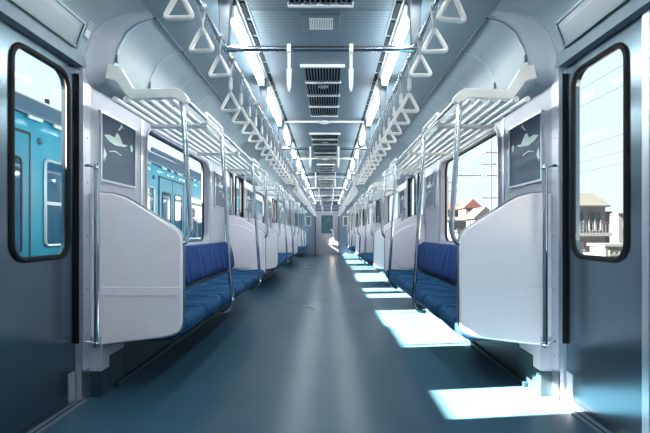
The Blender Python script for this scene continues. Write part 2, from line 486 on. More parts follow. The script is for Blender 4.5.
for s in (-1, 1):
    for k, d in enumerate(DOORS):
        for flip in (True, False):
            dn += 1
            y0, y1 = (d-0.65, d) if flip else (d, d+0.65)
            if (s, flip) not in proto:
                proto[(s, flip)] = leaf('door_%d' % dn, s, y0, y1, flip)
            else:
                o = copy_tree(proto[(s, flip)]); o.name = 'door_%d' % dn
                o.location = (s*DX, (y0+y1)/2, FZ)
        # metal jambs with screws and black edge rubber
        for q in (-1, 1):
            no += 1
            b = MB()
            ya, yb = d+q*0.648, d+q*0.725
            b.box(s*1.322, s*1.40, min(ya, yb), max(ya, yb), FZ, 1.86)
            b.mi = 1
            yy = d+q*0.643
            b.box(s*1.345, s*1.372, min(yy, yy+q*0.012), max(yy, yy+q*0.012), 0.30, 1.80)
            b.mi = 2
            for z in (0.1, 0.22, 0.34, 0.6, 0.9, 1.2, 1.45, 1.7):
                b.ball((s*1.321, d+q*0.69, z), 0.0055, 8, 4, (0.5, 1, 1))
            b.mi = 3
            b.box(s*1.319, s*1.33, min(ya, yb), max(ya, yb), FZ, 0.15)
            b.build('trim_%d' % no, ['jamb', 'black', 'bolt', 'alu'], kind='structure', smooth=30)
        no += 1
        b = MB().box(s*1.318, s*1.40, d-0.72, d+0.72, 1.838, 1.895)
        b.mi = 1
        for q in (-1, 1):
            for z in (1.853, 1.88): b.ball((s*1.316, d+q*0.68, z), 0.006, 8, 4, (0.5, 1, 1))
        b.build('trim_%d' % no, ['cside', 'bolt'], kind='structure', smooth=30)

# advert panels leaning over the doors
PSN = ['nearest', 'second', 'third', 'farthest']
def header(s, y):
    O = (s*1.30, y, 1.975); root = empty('advert_frame', O)
    a = Vector((1.318, 1.91)); bq = Vector((1.268, 2.045)); dv = (bq-a).normalized(); nv = Vector((-dv.y, dv.x))*1
    if nv.x > 0: nv = -nv
    def quad(u0, u1, y0, y1, t0, t1):
        P = []
        L = (bq-a).length
        for (u, t) in ((u0, t0), (u1, t0), (u1, t1), (u0, t1)):
            p = a+dv*(u*L)+nv*t; P.append((s*p.x, p.y))
        return P, y0, y1
    m = MB()
    for (u0, u1, y0, y1) in ((0, 0.09, y-0.56, y+0.56), (0.91, 1, y-0.56, y+0.56), (0, 1, y-0.56, y-0.545), (0, 1, y+0.545, y+0.56)):
        P, yy0, yy1 = quad(u0, u1, y0, y1, 0.0, 0.014); m.prism(P, 'y', yy0, yy1)
    m.build('frame', 'framed', root, O, smooth=0)
    m = MB(); P, yy0, yy1 = quad(0.02, 0.98, y-0.55, y+0.55, 0.0, 0.007); m.prism(P, 'y', yy0, yy1)
    m.build('plate', 'advert', root, O, smooth=0)
    m = MB()
    P, yy0, yy1 = quad(0.70, 0.72, y-0.1, y+0.50, 0.007, 0.0085); m.prism(P, 'y', yy0, yy1)
    m.build('line', 'advline', root, O, smooth=0)
    return root
for s in (-1, 1):
    pr = None
    for k, d in enumerate(DOORS):
        if pr is None: o = pr = header(s, d)
        else: o = copy_tree(pr); o.location.y = d
        tag(o, 'long grey advert frame above the %s door on the %s' % (PSN[k], SIDE[s]), 'advert frame', 'advert frames over the doors')
# small notice stickers next to the nearest adverts
for s in (-1,):
    O = (s*1.262, 2.50, 2.03); root = empty('notice_sticker', O)
    m = MB(); P = [(s*1.283, 1.985), (s*1.2785, 1.983), (s*1.247, 2.068), (s*1.2515, 2.07)]
    m.prism(P, 'y', 2.475, 2.525); m.build('sheet', 'panel', root, O, smooth=0)
    m = MB()
    for j in range(4):
        f = 0.45+j*0.13
        p = (1.2785+(1.247-1.2785)*f, 1.983+(2.068-1.983)*f)
        m.prism([(s*(p[0]), p[1]), (s*(p[0]-0.002), p[1]-0.001), (s*(p[0]-0.005), p[1]+0.006), (s*(p[0]-0.003), p[1]+0.007)], 'y', 2.48, 2.52)
    m.build('print_lines', 'framed', root, O, smooth=0)
    tag(root, 'small printed notice sticker beside the nearest advert frame on the teal-train side', 'sticker')

# ------------------------------------------------------------------ end door and its wall
O = (0, YE, FZ); ed = empty('door_%d' % (dn+1), O); ed['kind'] = 'structure'
h = [[(p[0], p[1]) for p in a] for a in rrect(-0.24, 0.24, 0.86, 1.62, 0.06)]
b = MB().plate(YE-0.01, YE+0.03, (-0.47, 0.47, FZ, 1.80), h)
b.v = [(v[1], v[0], v[2]) for v in b.v]
b.build('leaf_panel', 'enddoor', ed, O, smooth=0)
b = MB().prism(flat(h), 'x', YE+0.005, YE+0.012); b.v = [(v[1], v[0], v[2]) for v in b.v]
b.build('pane', 'glassE', ed, O, smooth=0)
b = MB().tube([(0.16, YE-0.02, 1.02), (0.22, YE-0.07, 0.98), (0.27, YE-0.075, 0.8), (0.27, YE-0.075, 0.5), (0.25, YE-0.06, 0.44), (0.12, YE-0.02, 0.42)], 0.034, 8)
b.build('door_handle', 'white', ed, O)
b = MB(); b.box(-0.50, -0.47, YE-0.03, YE, FZ, 1.84); b.box(0.47, 0.50, YE-0.03, YE, FZ, 1.84); b.box(-0.5, 0.5, YE-0.03, YE, 1.80, 1.84)
b.build('door_frame', 'kick', ed, O, smooth=0)
for q, nm in ((-1, 'teal-train side'), (1, 'house side')):
    O = (q*0.78, YE, 1.38); r = empty('picture_frame', O)
    m = MB()
    x0, x1, z0, z1 = q*0.78-0.12, q*0.78+0.12, 1.17, 1.58
    m.box(x0, x1, YE-0.02, YE, z0, z0+0.03); m.box(x0, x1, YE-0.02, YE, z1-0.03, z1)
    m.box(x0, x0+0.03, YE-0.02, YE, z0, z1); m.box(x1-0.03, x1, YE-0.02, YE, z0, z1)
    m.build('frame', 'white', r, O, smooth=0)
    MB().box(x0+0.02, x1-0.02, YE-0.012, YE-0.002, z0+0.02, z1-0.02).build('picture', 'advert', r, O, smooth=0)
    tag(r, 'white framed notice on the far end wall, %s of the end door' % nm, 'frame', 'frames on the end wall')

# ------------------------------------------------------------------ partitions
PART = [(1.325,1.143),(1.273,1.147),(1.20,1.142),(1.135,1.123),(1.085,1.098),(0.95,1.013),(0.862,0.956),(0.825,0.929),(0.803,0.898),(0.796,0.87),
        (0.796,0.40),(0.803,0.37),(0.82,0.345),(0.85,0.328),(0.90,0.315),(1.325,0.265)]
def inset(poly, d):
    n = len(poly); out = []
    for i in range(n):
        p0, p1, p2 = Vector(poly[i-1]), Vector(poly[i]), Vector(poly[(i+1) % n])
        a, b = (p1-p0).normalized(), (p2-p1).normalized()
        na, nb = Vector((-a.y, a.x)), Vector((-b.y, b.x))
        m = (na+nb)
        if m.length < 1e-6: m = na
        m = m.normalized(); k = d/max(0.5, m.dot(na))
        out.append((p1.x+m.x*k, p1.y+m.y*k))
    return out
def partition(s, y, face):
    """face = -1: the door is on the near side"""
    O = (s*HW, y, 0.265); root = empty('seat_partition', O)
    area = sum(PART[i-1][0]*PART[i][1]-PART[i][0]*PART[i-1][1] for i in range(len(PART)))
    sg = 1 if area > 0 else -1
    m = MB(); n = len(PART); i1 = inset(PART, 0.008*sg); t = 0.02
    rings = [[(s*p[0], y-t, p[1]) for p in i1], [(s*p[0], y-t+0.008, p[1]) for p in PART], [(s*p[0], y+t-0.008, p[1]) for p in PART], [(s*p[0], y+t, p[1]) for p in i1]]
    m.add([v for r in rings for v in r], [(r*n+i, r*n+(i+1)%n, (r+1)*n+(i+1)%n, (r+1)*n+i) for r in range(3) for i in range(n)] +
          [tuple(range(n)), tuple(3*n+i for i in range(n))])
    m.build('panel', 'parti', root, O, smooth=30)
    # dark edge profile
    g = MB(); P = PART
    g.tube([(s*(p[0]-0.003), y-face*0.006, p[1]) for p in P], 0.0075, 6)
    g.build('edge_profile', 'bolt', root, O)
    # moulded step across the panel and pad on the bench side
    m = MB(); yy = y+face*t
    z0 = 0.555
    m.prism([(s*1.32, z0), (s*0.83, z0), (s*0.80, z0+0.05), (s*1.32, z0+0.05)], 'y', min(yy, yy+face*0.004), max(yy, yy+face*0.004))
    m.build('moulded_band', 'parti', root, O, smooth=0, bevel=0.003)
    pad = [(1.325,1.02),(1.15,1.02),(1.0,0.955),(0.88,0.86),(0.85,0.80),(0.85,0.62),(0.88,0.56),(0.96,0.50),(1.0,0.44),(1.325,0.44)]
    yy = y-face*t
    m = MB().prism([(s*p[0], p[1]) for p in pad], 'y', min(yy, yy-face*0.018), max(yy, yy-face*0.018))
    m.build('bench_side_pad', 'parti', root, O, smooth=30, bevel=0.008)
    return root
pcount = {-1: 0, 1: 0}
prp = {}
BN = ['nearest', 'second', 'third', 'short end']
for s in (-1, 1):
    for k, (a, b) in enumerate(BENCH):
        for e_, (y, face) in enumerate(((a, -1), (b, 1))):
            if k == 3 and face == 1: continue
            if (s, face) not in prp: o = prp[(s, face)] = partition(s, y, face)
            else: o = copy_tree(prp[(s, face)]); o.location.y = y
            tag(o, 'white draught partition at the %s end of the %s bench on the %s' % (('near', 'far')[e_], BN[k], SIDE[s]), 'partition', 'seat partitions')

# vertical chrome grab rails on the door side of each partition
def handrail(s, y, face):
    O = (s*1.255, y+face*0.075, 0.275); root = empty('door_handrail', O)
    x = s*1.255; yy = y+face*0.075
    m = MB().tube([(x, yy, 0.275), (x, yy, 1.30)], 0.0155, 12)
    m.build('rail', 'chrome', root, O)
    for z in (0.295, 1.28):
        m = MB()
        m.tube([(x, yy, z), (s*1.29, yy+(-face)*0.0, z+0.012), (s*1.33, yy, z+0.012)], 0.009, 8)
        m.ball((x, yy, z), 0.019, 10, 6)
        m.build('mounting', 'chrome', root, O)
    return root
prp = {}
for s in (-1, 1):
    for k, (a, b) in enumerate(BENCH):
        for e_, (y, face) in enumerate(((a, -1), (b, 1))):
            if k == 3 and face == 1: continue
            if (s, face) not in prp: o = prp[(s, face)] = handrail(s, y, face)
            else: o = copy_tree(prp[(s, face)]); o.location.y = y+face*0.075
            tag(o, 'upright chrome grab rail by the door, %s end of %s bench, %s' % (('near', 'far')[e_], BN[k], SIDE[s]), 'grab rail', 'grab rails beside the doors')

# ------------------------------------------------------------------ benches
def bucket_mesh(s, w):
    """seat cushion of one place, centred on y=0"""
    prof = [(1.235,0.415),(1.20,0.437),(1.12,0.432),(1.03,0.425),(0.94,0.430),(0.875,0.436),(0.83,0.430),(0.805,0.408),(0.797,0.375),(0.803,0.335),(0.83,0.308),(0.90,0.30),(1.235,0.30)]
    dish = [0.3,0.9,1.5,1.7,1.5,1.2,0.8,0.4,0.1,0,0,0,0]
    nu = 16; m = MB(); n = len(prof); vs = []
    for j in range(nu+1):
        u = -1+2*j/nu; y = u*w/2*0.996
        ed = max(0, (abs(u)-0.86)/0.14)
        for (x, z), d in zip(prof, dish):
            dz = -0.020*d*math.cos(u*PI/2)**0.8 - 0.016*ed**2*(1 if d > 0 else 0)
            dx = 0.012*ed**2*(1 if 6 <= prof.index((x, z)) <= 10 else 0) - 0.010*(1 if 6 <= prof.index((x, z)) <= 10 else 0)*math.cos(u*PI/2)
            vs.append((s*(x+dx), y, z+dz))
    fs = [(j*n+i, j*n+i+1, (j+1)*n+i+1, (j+1)*n+i) for j in range(nu) for i in range(n-1)]
    fs += [tuple(range(n)), tuple(nu*n+i for i in range(n))]
    m.add(vs, fs); return m
def seatback_mesh(s, w):
    prof = [(1.26,0.435),(1.205,0.45),(1.185,0.48),(1.19,0.56),(1.205,0.64),(1.225,0.71),(1.245,0.755),(1.272,0.782),(1.30,0.790),(1.328,0.785),(1.328,0.435)]
    nu = 16; m = MB(); n = len(prof); vs = []
    for j in range(nu+1):
        u = -1+2*j/nu; y = u*w/2*0.996
        ed = max(0, (abs(u)-0.82)/0.18)
        for i, (x, z) in enumerate(prof):
            f = 1 if 1 <= i <= 7 else 0
            dx = f*(0.022*math.cos(u*PI/2)**0.7 + 0.022*ed**2)
            vs.append((s*(x+dx), y, z-0.012*ed**2*(1 if 5 <= i <= 9 else 0)))
    fs = [(j*n+i, j*n+i+1, (j+1)*n+i+1, (j+1)*n+i) for j in range(nu) for i in range(n-1)]
    fs += [tuple(range(n)), tuple(nu*n+i for i in range(n))]
    m.add(vs, fs); return m
def flank_light_mesh(s, w):
    """light on the curved flank of a seat back, drawn as a pale tube"""
    m = MB(); P = []
    for i in range(9):
        t = i/8
        x = 1.185+0.028+(0.045)*t; z = 0.47+0.29*t
        P.append((s*(x-0.019), w*0.5-0.075-0.018*math.sin(t*PI), z))
    m.tube(P, 0.006, 5); return m
prs = {}
def bench(s, a, b, nseat):
    y = (a+b)/2; O = (s*HW, y, 0.30); root = empty('bench_seat', O)
    w = (b-a-0.05)/nseat
    key = (s, nseat)
    base = bucket_mesh(s, w); bk = seatback_mesh(s, w)
    first = None
    for i in range(nseat):
        yc = -(b-a-0.05)/2+w*(i+0.5)
        if first is None:
            c1 = base.build('seat_cushion', 'seat', root, (s*HW, 0, 0.30), smooth=50); c2 = bk.build('seat_back', 'seatb', root, (s*HW, 0, 0.30), smooth=50)
            c3 = flank_light_mesh(s, w).build('contour_line', 'seatl', c2, (s*HW, 0, 0.30))
            m = MB(); P = []
            for q in (-1, 1):
                seg = [(0.80, 0.30), (0.83, 0.35), (0.90, 0.385), (1.0, 0.40), (1.08, 0.36), (1.13, 0.27), (1.155, 0.13), (1.16, 0.0)]
                P += [(s*x, q*f*w*0.95, 0.0) for x, f in (seg if q < 0 else seg[::-1][1:])]
            prof = [(0.797,0.40),(0.83,0.430),(0.875,0.436),(0.94,0.430),(1.03,0.425),(1.12,0.432),(1.20,0.437)]
            dsh = [0.3,0.8,1.2,1.5,1.7,1.5,0.9]
            Q = []
            for (x, y_, z_) in P:
                ax = abs(x)
                for (a1, b1), (a2, b2), d1, d2 in zip(prof, prof[1:], dsh, dsh[1:]):
                    if a1 <= ax <= a2:
                        t = (ax-a1)/(a2-a1); zz = b1+(b2-b1)*t; dd = d1+(d2-d1)*t; break
                u = min(1, abs(y_)/(w/2)); Q.append((x, y_, zz-0.020*dd*math.cos(u*PI/2)**0.8+0.004))
            m.tube(Q, 0.006, 5)
            m.build('contour_line', 'seatl', c1, (s*HW, 0, 0.30))
            first = (c1, c2)
        else:
            c1 = copy_tree(first[0], root)
            c2 = copy_tree(first[1], root)
        c1.location = (0, yc, 0); c2.location = (0, yc, 0)
    m = MB(); m.box(s*0.86, s*1.25, a+0.03, b-0.03, 0.285, 0.302); m.build('seat_pan', 'kick', root, O, smooth=0)
    yy = a+0.35
    while yy < b-0.2:
        m = MB().prism([(s*1.20, 0.20), (s*1.20, 0.29), (s*0.95, 0.29), (s*0.95, 0.275)], 'y', yy, yy+0.03); yy += 0.9
        m.build('bracket', 'kick', root, O, smooth=0)
    return root
for s in (-1, 1):
    pr = None
    for k, (a, b) in enumerate(BENCH):
        if k == 3: o = bench(s, a, b, 3)
        elif pr is None: o = pr = bench(s, a, b, 7)
        else: o = copy_tree(pr); o.location.y = (a+b)/2
        nm = 'short three-place blue bench at the far end on the %s' % SIDE[s] if k == 3 else '%s long blue bucket-seat bench on the %s, counted from the camera' % (('first', 'second', 'third')[k], SIDE[s])
        tag(o, nm, 'bench', 'blue benches along the walls')

# ------------------------------------------------------------------ luggage racks
BR = [(1.225,1.885),(1.170,1.873),(1.147,1.862),(1.078,1.748),(1.060,1.740),(0.825,1.747),(0.79,1.725),(0.760,1.690),(0.765,1.668),(0.785,1.660),(0.81,1.672),(0.848,1.692),(1.085,1.682),(1.104,1.688),(1.176,1.785),(1.199,1.795),(1.240,1.800)]
def rack(s, a, b, endpiece):
    y = (a+b)/2; O = (s*1.25, y, 1.70); root = empty('luggage_rack', O)
    e0 = a+0.005; e1 = b-0.005
    for ye in ((e0, e1) if endpiece else (e0,)):
        m = MB().prism([(s*p[0], p[1]) for p in BR], 'y', ye-0.02, ye+0.02); m.build('end_bracket', 'white', root, O, smooth=30, bevel=0.005)
    for i in range(6):
        x = 0.872+i*0.064; m = MB().tube([(s*x, e0, 1.688), (s*x, e1, 1.688)], 0.0165, 10); m.build('slat_bar', 'white', root, O)
    m = MB().tube([(s*0.80, e0, 1.700), (s*0.80, e1, 1.700)], 0.015, 10); m.build('front_rail', 'chrome', root, O)
    L = e1-e0
    cr = (0.17, 0.5, 0.83) if endpiece else (0.4,)
    for f in cr:
        yy = e0+f*L
        m = MB().prism([(s*0.80, 1.695), (s*0.81, 1.658), (s*1.20, 1.652), (s*1.20, 1.672), (s*0.86, 1.672)], 'y', yy-0.034, yy+0.034)
        m.build('cross_bracket', 'white', root, O, smooth=30)
    m = MB()
    spans = ((e0+0.50, e0+0.985), (e1-0.985, e1-0.50)) if endpiece else ((e0+0.4, e0+0.8),)
    for (u, v) in spans:
        m = MB().loop([(s*0.798, yy, z) for yy, z in flat(rrect(u, v, 1.684, 1.742, 0.026, 4))], 0.009, 6)
        m.build('guard_loop', 'white', root, O)
    return root
for s in (-1, 1):
    pr = None
    for k, (a, b) in enumerate(BENCH):
        if k == 3: o = rack(s, a, b, False)
        elif pr is None: o = pr = rack(s, a, b, True)
        else: o = copy_tree(pr); o.location.y = (a+b)/2
        tag(o, 'barred metal luggage rack over the %s bench on the %s' % (BN[k], SIDE[s]), 'luggage rack', 'luggage racks')

# ------------------------------------------------------------------ stanchion poles
def bez(p0, p1, p2, n=6):
    p0, p1, p2 = map(Vector, (p0, p1, p2))
    return [p0*(1-t)**2+p1*2*t*(1-t)+p2*t*t for t in [i/n for i in range(n+1)]]
def end_pole(s, y, face):
    O = (s*0.80, y, 0.85); yy = y-face*0.005
    P = [(s*0.803, yy, 1.672), (s*0.799, yy, 1.64)]+[(s*0.757, yy-face*0.02, 0.96)]
    P = P[:2]+bez((s*0.761, yy-face*0.018, 1.0), (s*0.750, yy-face*0.02, 0.87), (s*0.803, yy, 0.852))
    m = MB().tube(P, 0.0155, 12)
    m.ball((s*0.803, yy, 1.664), 0.019, 10, 6)
    return m, O
def mid_pole(s, y):
    O = (s*0.80, y, 0.285)
    P = [(s*0.803, y, 1.676), (s*0.80, y, 1.64)]+bez((s*0.722, y, 0.42), (s*0.713, y, 0.285), (s*0.815, y, 0.285))
    m = MB().tube(P, 0.0155, 12)
    m.ball((s*0.803, y, 1.664), 0.019, 10, 6)
    return m, O
prp = {}
for s in (-1, 1):
    for k, (a, b) in enumerate(BENCH):
        L = b-a
        spots = [(a, 'e', -1), (a+0.99, 'm', 0), (b-0.99, 'm', 0), (b, 'e', 1)] if k < 3 else [(a, 'e', -1)]
        for j, (y, typ, face) in enumerate(spots):
            key = (s, typ, face)
            if key not in prp:
                m, O = end_pole(s, y, face) if typ == 'e' else mid_pole(s, y)
                o = prp[key] = m.build('stanchion_pole', 'chrome', None, O, smooth=50)
            else:
                o = prp[key].copy(); COL.objects.link(o); o.location.y = y
            if typ == 'm':
                lab = 'chrome pole from rack to seat front, %s on the %s bench, %s' % (('', 'nearer', 'farther', '')[j], BN[k], SIDE[s])
            else:
                lab = 'chrome pole curving into the %s partition of the %s bench, %s' % ('near' if face < 0 else 'far', BN[k], SIDE[s])
            tag(o, lab, 'pole', 'stanchion poles')

# ------------------------------------------------------------------ dark poster frames on the walls
def wallframe(s, y, q):
    O = (s*HW, y, 1.435); root = empty('poster_frame', O)
    m = MB(); y0, y1, z0, z1 = y-0.25, y+0.25, 1.225, 1.65
    t = 0.014
    for bx in ((y0, y1, z0, z0+t), (y0, y1, z1-t, z1), (y0, y0+t, z0, z1), (y1-t, y1, z0, z1)):
        m.box(s*(HW-0.016), s*(HW+0.002), *bx)
    m.build('frame', 'alu', root, O, smooth=0)
    MB().box(s*(HW-0.008), s*(HW+0.002), y0+t*0.5, y1-t*0.5, z0+t*0.5, z1-t*0.5).build('plate', 'poster', root, O, smooth=0)
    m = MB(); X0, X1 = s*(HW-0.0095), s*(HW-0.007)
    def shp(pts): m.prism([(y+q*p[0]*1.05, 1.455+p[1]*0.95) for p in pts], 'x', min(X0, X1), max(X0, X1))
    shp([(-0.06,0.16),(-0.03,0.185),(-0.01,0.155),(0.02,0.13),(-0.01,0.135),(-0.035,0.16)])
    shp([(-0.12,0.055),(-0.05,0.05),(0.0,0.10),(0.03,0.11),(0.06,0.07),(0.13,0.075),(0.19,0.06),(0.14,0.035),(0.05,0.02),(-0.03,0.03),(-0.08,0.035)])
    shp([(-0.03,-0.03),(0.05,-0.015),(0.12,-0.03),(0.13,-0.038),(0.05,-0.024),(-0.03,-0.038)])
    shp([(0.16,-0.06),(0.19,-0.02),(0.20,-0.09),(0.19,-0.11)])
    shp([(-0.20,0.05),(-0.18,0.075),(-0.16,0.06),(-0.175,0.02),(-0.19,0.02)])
    m.build('reflection_shapes', 'glint', root, O, smooth=0)  # reflections in the poster glass, laid on as flat pale shapes
    return root
prp = {}
for s in (-1, 1):
    for k, (a, b) in enumerate(BENCH):
        for e_, y in enumerate((a+0.345, b-0.345)):
            if k == 3 and e_: continue
            q = -1 if e_ == 0 else 1
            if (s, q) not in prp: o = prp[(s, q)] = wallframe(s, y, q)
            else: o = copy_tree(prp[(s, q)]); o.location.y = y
            tag(o, 'grey poster panel above the %s end of the %s bench, %s' % (('near', 'far')[e_], BN[k], SIDE[s]), 'poster', 'poster panels beside the windows')

# ------------------------------------------------------------------ strap rails, brackets, cross bars
RX, RZ = 0.475, 1.84
CB = [2.30+PITCH*k for k in range(4)]+[5.05+PITCH*k for k in range(3)]
CB.sort()
BRK = []
for i, y in enumerate(CB):
    BRK.append(y)
    if i+1 < len(CB): BRK.append((y+CB[i+1])/2)
BRK = [-1.05, 0.05, 1.15]+BRK+[18.6]
for s in (-1, 1):
    O = (s*RX, 9.5, RZ); root = empty('strap_rail', O)
    m = MB().tube([(s*RX, YB+0.01, RZ), (s*RX, YE-0.01, RZ)], 0.0135, 10); m.build('rail', 'chrome', root, O)
    pb = None
    for y in BRK:
        if pb is None:
            m = MB().prism([(s*(RX-0.040), CZ+0.004), (s*(RX+0.040), CZ+0.004), (s*(RX+0.034), CZ-0.07), (s*(RX+0.020), RZ-0.005), (s*(RX-0.016), RZ-0.005), (s*(RX-0.032), CZ-0.07)], 'y', -0.022, 0.022)
            pb = o = m.build('bracket', 'advert', root, (s*RX, 0, RZ), smooth=30, bevel=0.004)
        else:
            o = pb.copy(); COL.objects.link(o); o.parent = root
        o.location = (0, y-9.5, 0)
    tag(root, 'long ceiling rail holding the strap handles on the %s' % SIDE[s], 'rail', 'strap rails')
def crossbar(y):
    O = (0, y, RZ); root = empty('cross_bar', O)
    m = MB().tube([(-RX, y, RZ), (RX, y, RZ)], 0.0145, 12); m.build('bar', 'chrome', root, O)
    for q in (-1, 1):
        m = MB()
        m.tube([(q*RX, y-0.03, RZ), (q*RX, y+0.03, RZ)], 0.019, 10)
        m.tube([(q*(RX-0.05), y, RZ), (q*(RX-0.01), y, RZ)], 0.019, 10)
        m.build('elbow', 'chrome', root, O)
    pc = None
    for q in (-1, 1):
        if pc is None:
            m = MB()
            m.box(-0.010, 0.010, -0.018, 0.018, -0.02, 0.020)
            m.box(-0.008, 0.008, -0.005, 0.005, -0.10, -0.02)
            m.prism([(-0.013, -0.10), (0.013, -0.10), (0.011, -0.185), (0.004, -0.215), (-0.005, -0.215), (-0.011, -0.185)], 'y', -0.007, 0.007)
            c_ = pc = m.build('advert_clip', 'ring', root, (0, 0, 0), smooth=30, bevel=0.003)
        else:
            c_ = pc.copy(); COL.objects.link(c_); c_.parent = root
        c_.location = (q*0.156, 0, 0)
    return root
pr = None
for i, y in enumerate(CB):
    if pr is None: o = pr = crossbar(y)
    else: o = copy_tree(pr); o.location.y = y
    tag(o, '%s chrome cross bar from the camera, joining the strap rails, two clips hanging' % ORD[i], 'bar', 'cross bars under the ceiling')

# ------------------------------------------------------------------ strap handles
def strap(low):
    O = (0, 0, 0); root = empty('hanging_strap', O); dz = -0.095 if low else 0.0
    m = MB()
    zj = -0.062
    for q in (-1, 1):
        m.prism([(q*0.0160, 0.004), (q*0.0190, 0.004), (q*0.0035, zj), (0.0, zj)], 'y', -0.010, 0.010)
    m.prism([(0.0190*math.cos(PI*i/8), 0.004+0.0165*math.sin(PI*i/8)) for i in range(9)]+[(0.0160*math.cos(PI*i/8), 0.004+0.0138*math.sin(PI*i/8)) for i in range(8, -1, -1)], 'y', -0.010, 0.010)
    m.box(-0.0045, 0.0045, -0.009, 0.009, -0.088+dz, zj+0.003)
    m.build('strap', 'strap', root, O, smooth=30)
    if low:
        m = MB().tube([(0, 0, -0.098), (0, 0, -0.103), (0, 0, -0.155), (0, 0, -0.168)], [0.006, 0.0095, 0.011, 0.008], 10)
        m.build('sleeve', 'ring', root, O)
    m = MB()
    zt = -0.085+dz; zb = zt-0.108
    tri = [(0, zt), (-0.052, zb+0.012), (0.052, zb+0.012)]
    pts = []
    for i in range(3):
        p = Vector(tri[i]); a = Vector(tri[i-1]); b = Vector(tri[(i+1) % 3])
        r = 0.020 if i else 0.014
        u = p+(a-p).normalized()*r; v = p+(b-p).normalized()*r
        for j in range(6):
            t = j/5; w = u*(1-t)**2+p*2*t*(1-t)+v*t*t; pts.append((w.x, 0, w.y))
    m.loop(pts, 0.0095, 8)
    m.build('grip_ring', 'ring', root, O)
    return root
ph, pl = strap(False), strap(True)
first = {True: pl, False: ph}; used = {True: False, False: False}
ys = []
for k in range(-1, 4):
    base = 1.59+k*PITCH
    for i in range(3): ys.append((base+0.287*i, False))
    for i in range(14): ys.append((base+0.84+0.2815*i, True))
ys = [(y, l) for y, l in ys if 1.0 < y < 18.8]
for s in (-1, 1):
    for i, (y, low) in enumerate(ys):
        if any(abs(y-c_) < 0.035 for c_ in BRK): y += 0.06
        if not used[low]: o = first[low]; used[low] = True
        else: o = copy_tree(first[low])
        o.location = (s*RX, y, RZ); o.rotation_euler = (random.uniform(-0.05, 0.05), random.uniform(-0.02, 0.02), random.uniform(-0.12, 0.12))
        tag(o, '%s %s white triangular strap handle from the camera on the %s rail' % (ordinal(i), 'low-hung' if low else 'short', SIDE[s]), 'strap handle', 'strap handles on the %s rail' % SIDE[s])

# ------------------------------------------------------------------ fluorescent lamps
pr = {}
for s in (-1, 1):
    for i in range(len(BRK)-1):
        y0, y1 = BRK[i]+0.14, BRK[i+1]-0.06; L = round(y1-y0, 3); yc = (y0+y1)/2
        if (s, L) not in pr:
            O = (s*0.485, yc, CZ); root = empty('fluorescent_lamp', O)
            m = MB().prism([(s*0.435, CZ+0.006), (s*0.455, CZ-0.022), (s*0.515, CZ-0.022), (s*0.535, CZ+0.006)], 'y', y0, y1); m.build('housing', 'cside', root, O, smooth=0)
            m = MB().tube([(s*0.485, y0+0.03, CZ-0.055), (s*0.485, y1-0.03, CZ-0.055)], 0.0195, 12); m.build('tube', 'tube', root, O)
            for q in (y0+0.015, y1-0.015):
                m = MB().box(s*0.462, s*0.508, q-0.015, q+0.015, CZ-0.08, CZ-0.02); m.build('socket', 'white', root, O, smooth=0, bevel=0.004)
            o = pr[(s, L)] = root
        else:
            o = copy_tree(pr[(s, L)]); o.location.y = yc
        tag(o, '%s fluorescent ceiling lamp from the camera in the %s row' % (ORD[i], SIDE[s]), 'lamp', 'fluorescent lamps along the ceiling')

# ------------------------------------------------------------------ ceiling vents and speakers
def vent(w, L, segs):
    O = (0, 0, CZ); root = empty('ceiling_vent', O)
    m = MB(); z0, z1 = CZ-0.012, CZ+0.002; h = w/2
    for i in range(segs+1):
        y = -L/2+L*i/segs
        ww = h+0.03 if i == 0 else h+0.012
        m = MB(); m.box(-ww, ww, y-0.013, y+0.013, z0-0.008, z1)
        m.build('cross_slat', 'white', root, O, smooth=0, bevel=0.003)
    MB().box(-h, h, -L/2, L/2, CZ-0.002, CZ+0.002).build('cavity', 'dark', root, O, smooth=0)
    m = MB(); n = 13
    for i in range(n):
        x = -h+w*i/(n-1); m.box(x-0.0035, x+0.0035, -L/2, L/2, CZ-0.016, CZ-0.002)
    m.build('grille', 'cside', root, O, smooth=0)
    m = MB()
    m.tube([(0, -L*0.15, CZ-0.006), (0, -L*0.15, CZ-0.002)], [0.04, 0.05], 14)
    m.build('fan_hub', 'alu', root, O)
    return root
va = vent(0.27, 1.44, 4); vb = vent(0.33, 1.71, 5)
ua = ub = False; n = 0
lst = sorted([(1.605+PITCH*k, 'b') for k in range(4)]+[(4.09+PITCH*k, 'a') for k in range(3)])
for i, (y, t_) in enumerate(lst):
    if t_ == 'a':
        o = va if not ua else copy_tree(va); ua = True
    else:
        o = vb if not ub else copy_tree(vb); ub = True
    o.location = (0, y, CZ)
    tag(o, '%s slatted air vent from the camera in the middle of the ceiling' % ORD[i], 'vent', 'ceiling vents')
O = (0, 2.69, CZ); sp = empty('ceiling_speaker', O)
MB().box(-0.11, 0.11, 2.58, 2.80, CZ-0.006, CZ+0.004).build('plate', 'advert', sp, O, smooth=0, bevel=0.003)
sg = MB()
for i in range(14):
    x = -0.065+0.13*i/13
    sg.box(x-0.003, x+0.003, 2.625, 2.755, CZ-0.010, CZ-0.005)
sg.box(-0.07, 0.07, 2.62, 2.625, CZ-0.010, CZ-0.005); sg.box(-0.07, 0.07, 2.755, 2.76, CZ-0.010, CZ-0.005)
sg.build('grille', 'ring', sp, O, smooth=0)
for k in range(4):
    o = sp if k == 0 else copy_tree(sp); o.location.y = 2.69+PITCH*k
    tag(o, '%s square grey speaker plate from the camera, set in the ceiling between vents' % ORD[k], 'speaker', 'ceiling speakers')

# ------------------------------------------------------------------ outside: ground
g = MB().box(-60, 160, -40, 220, -1.4, -1.2); g.build('ground', 'ballast', kind='structure', smooth=0)

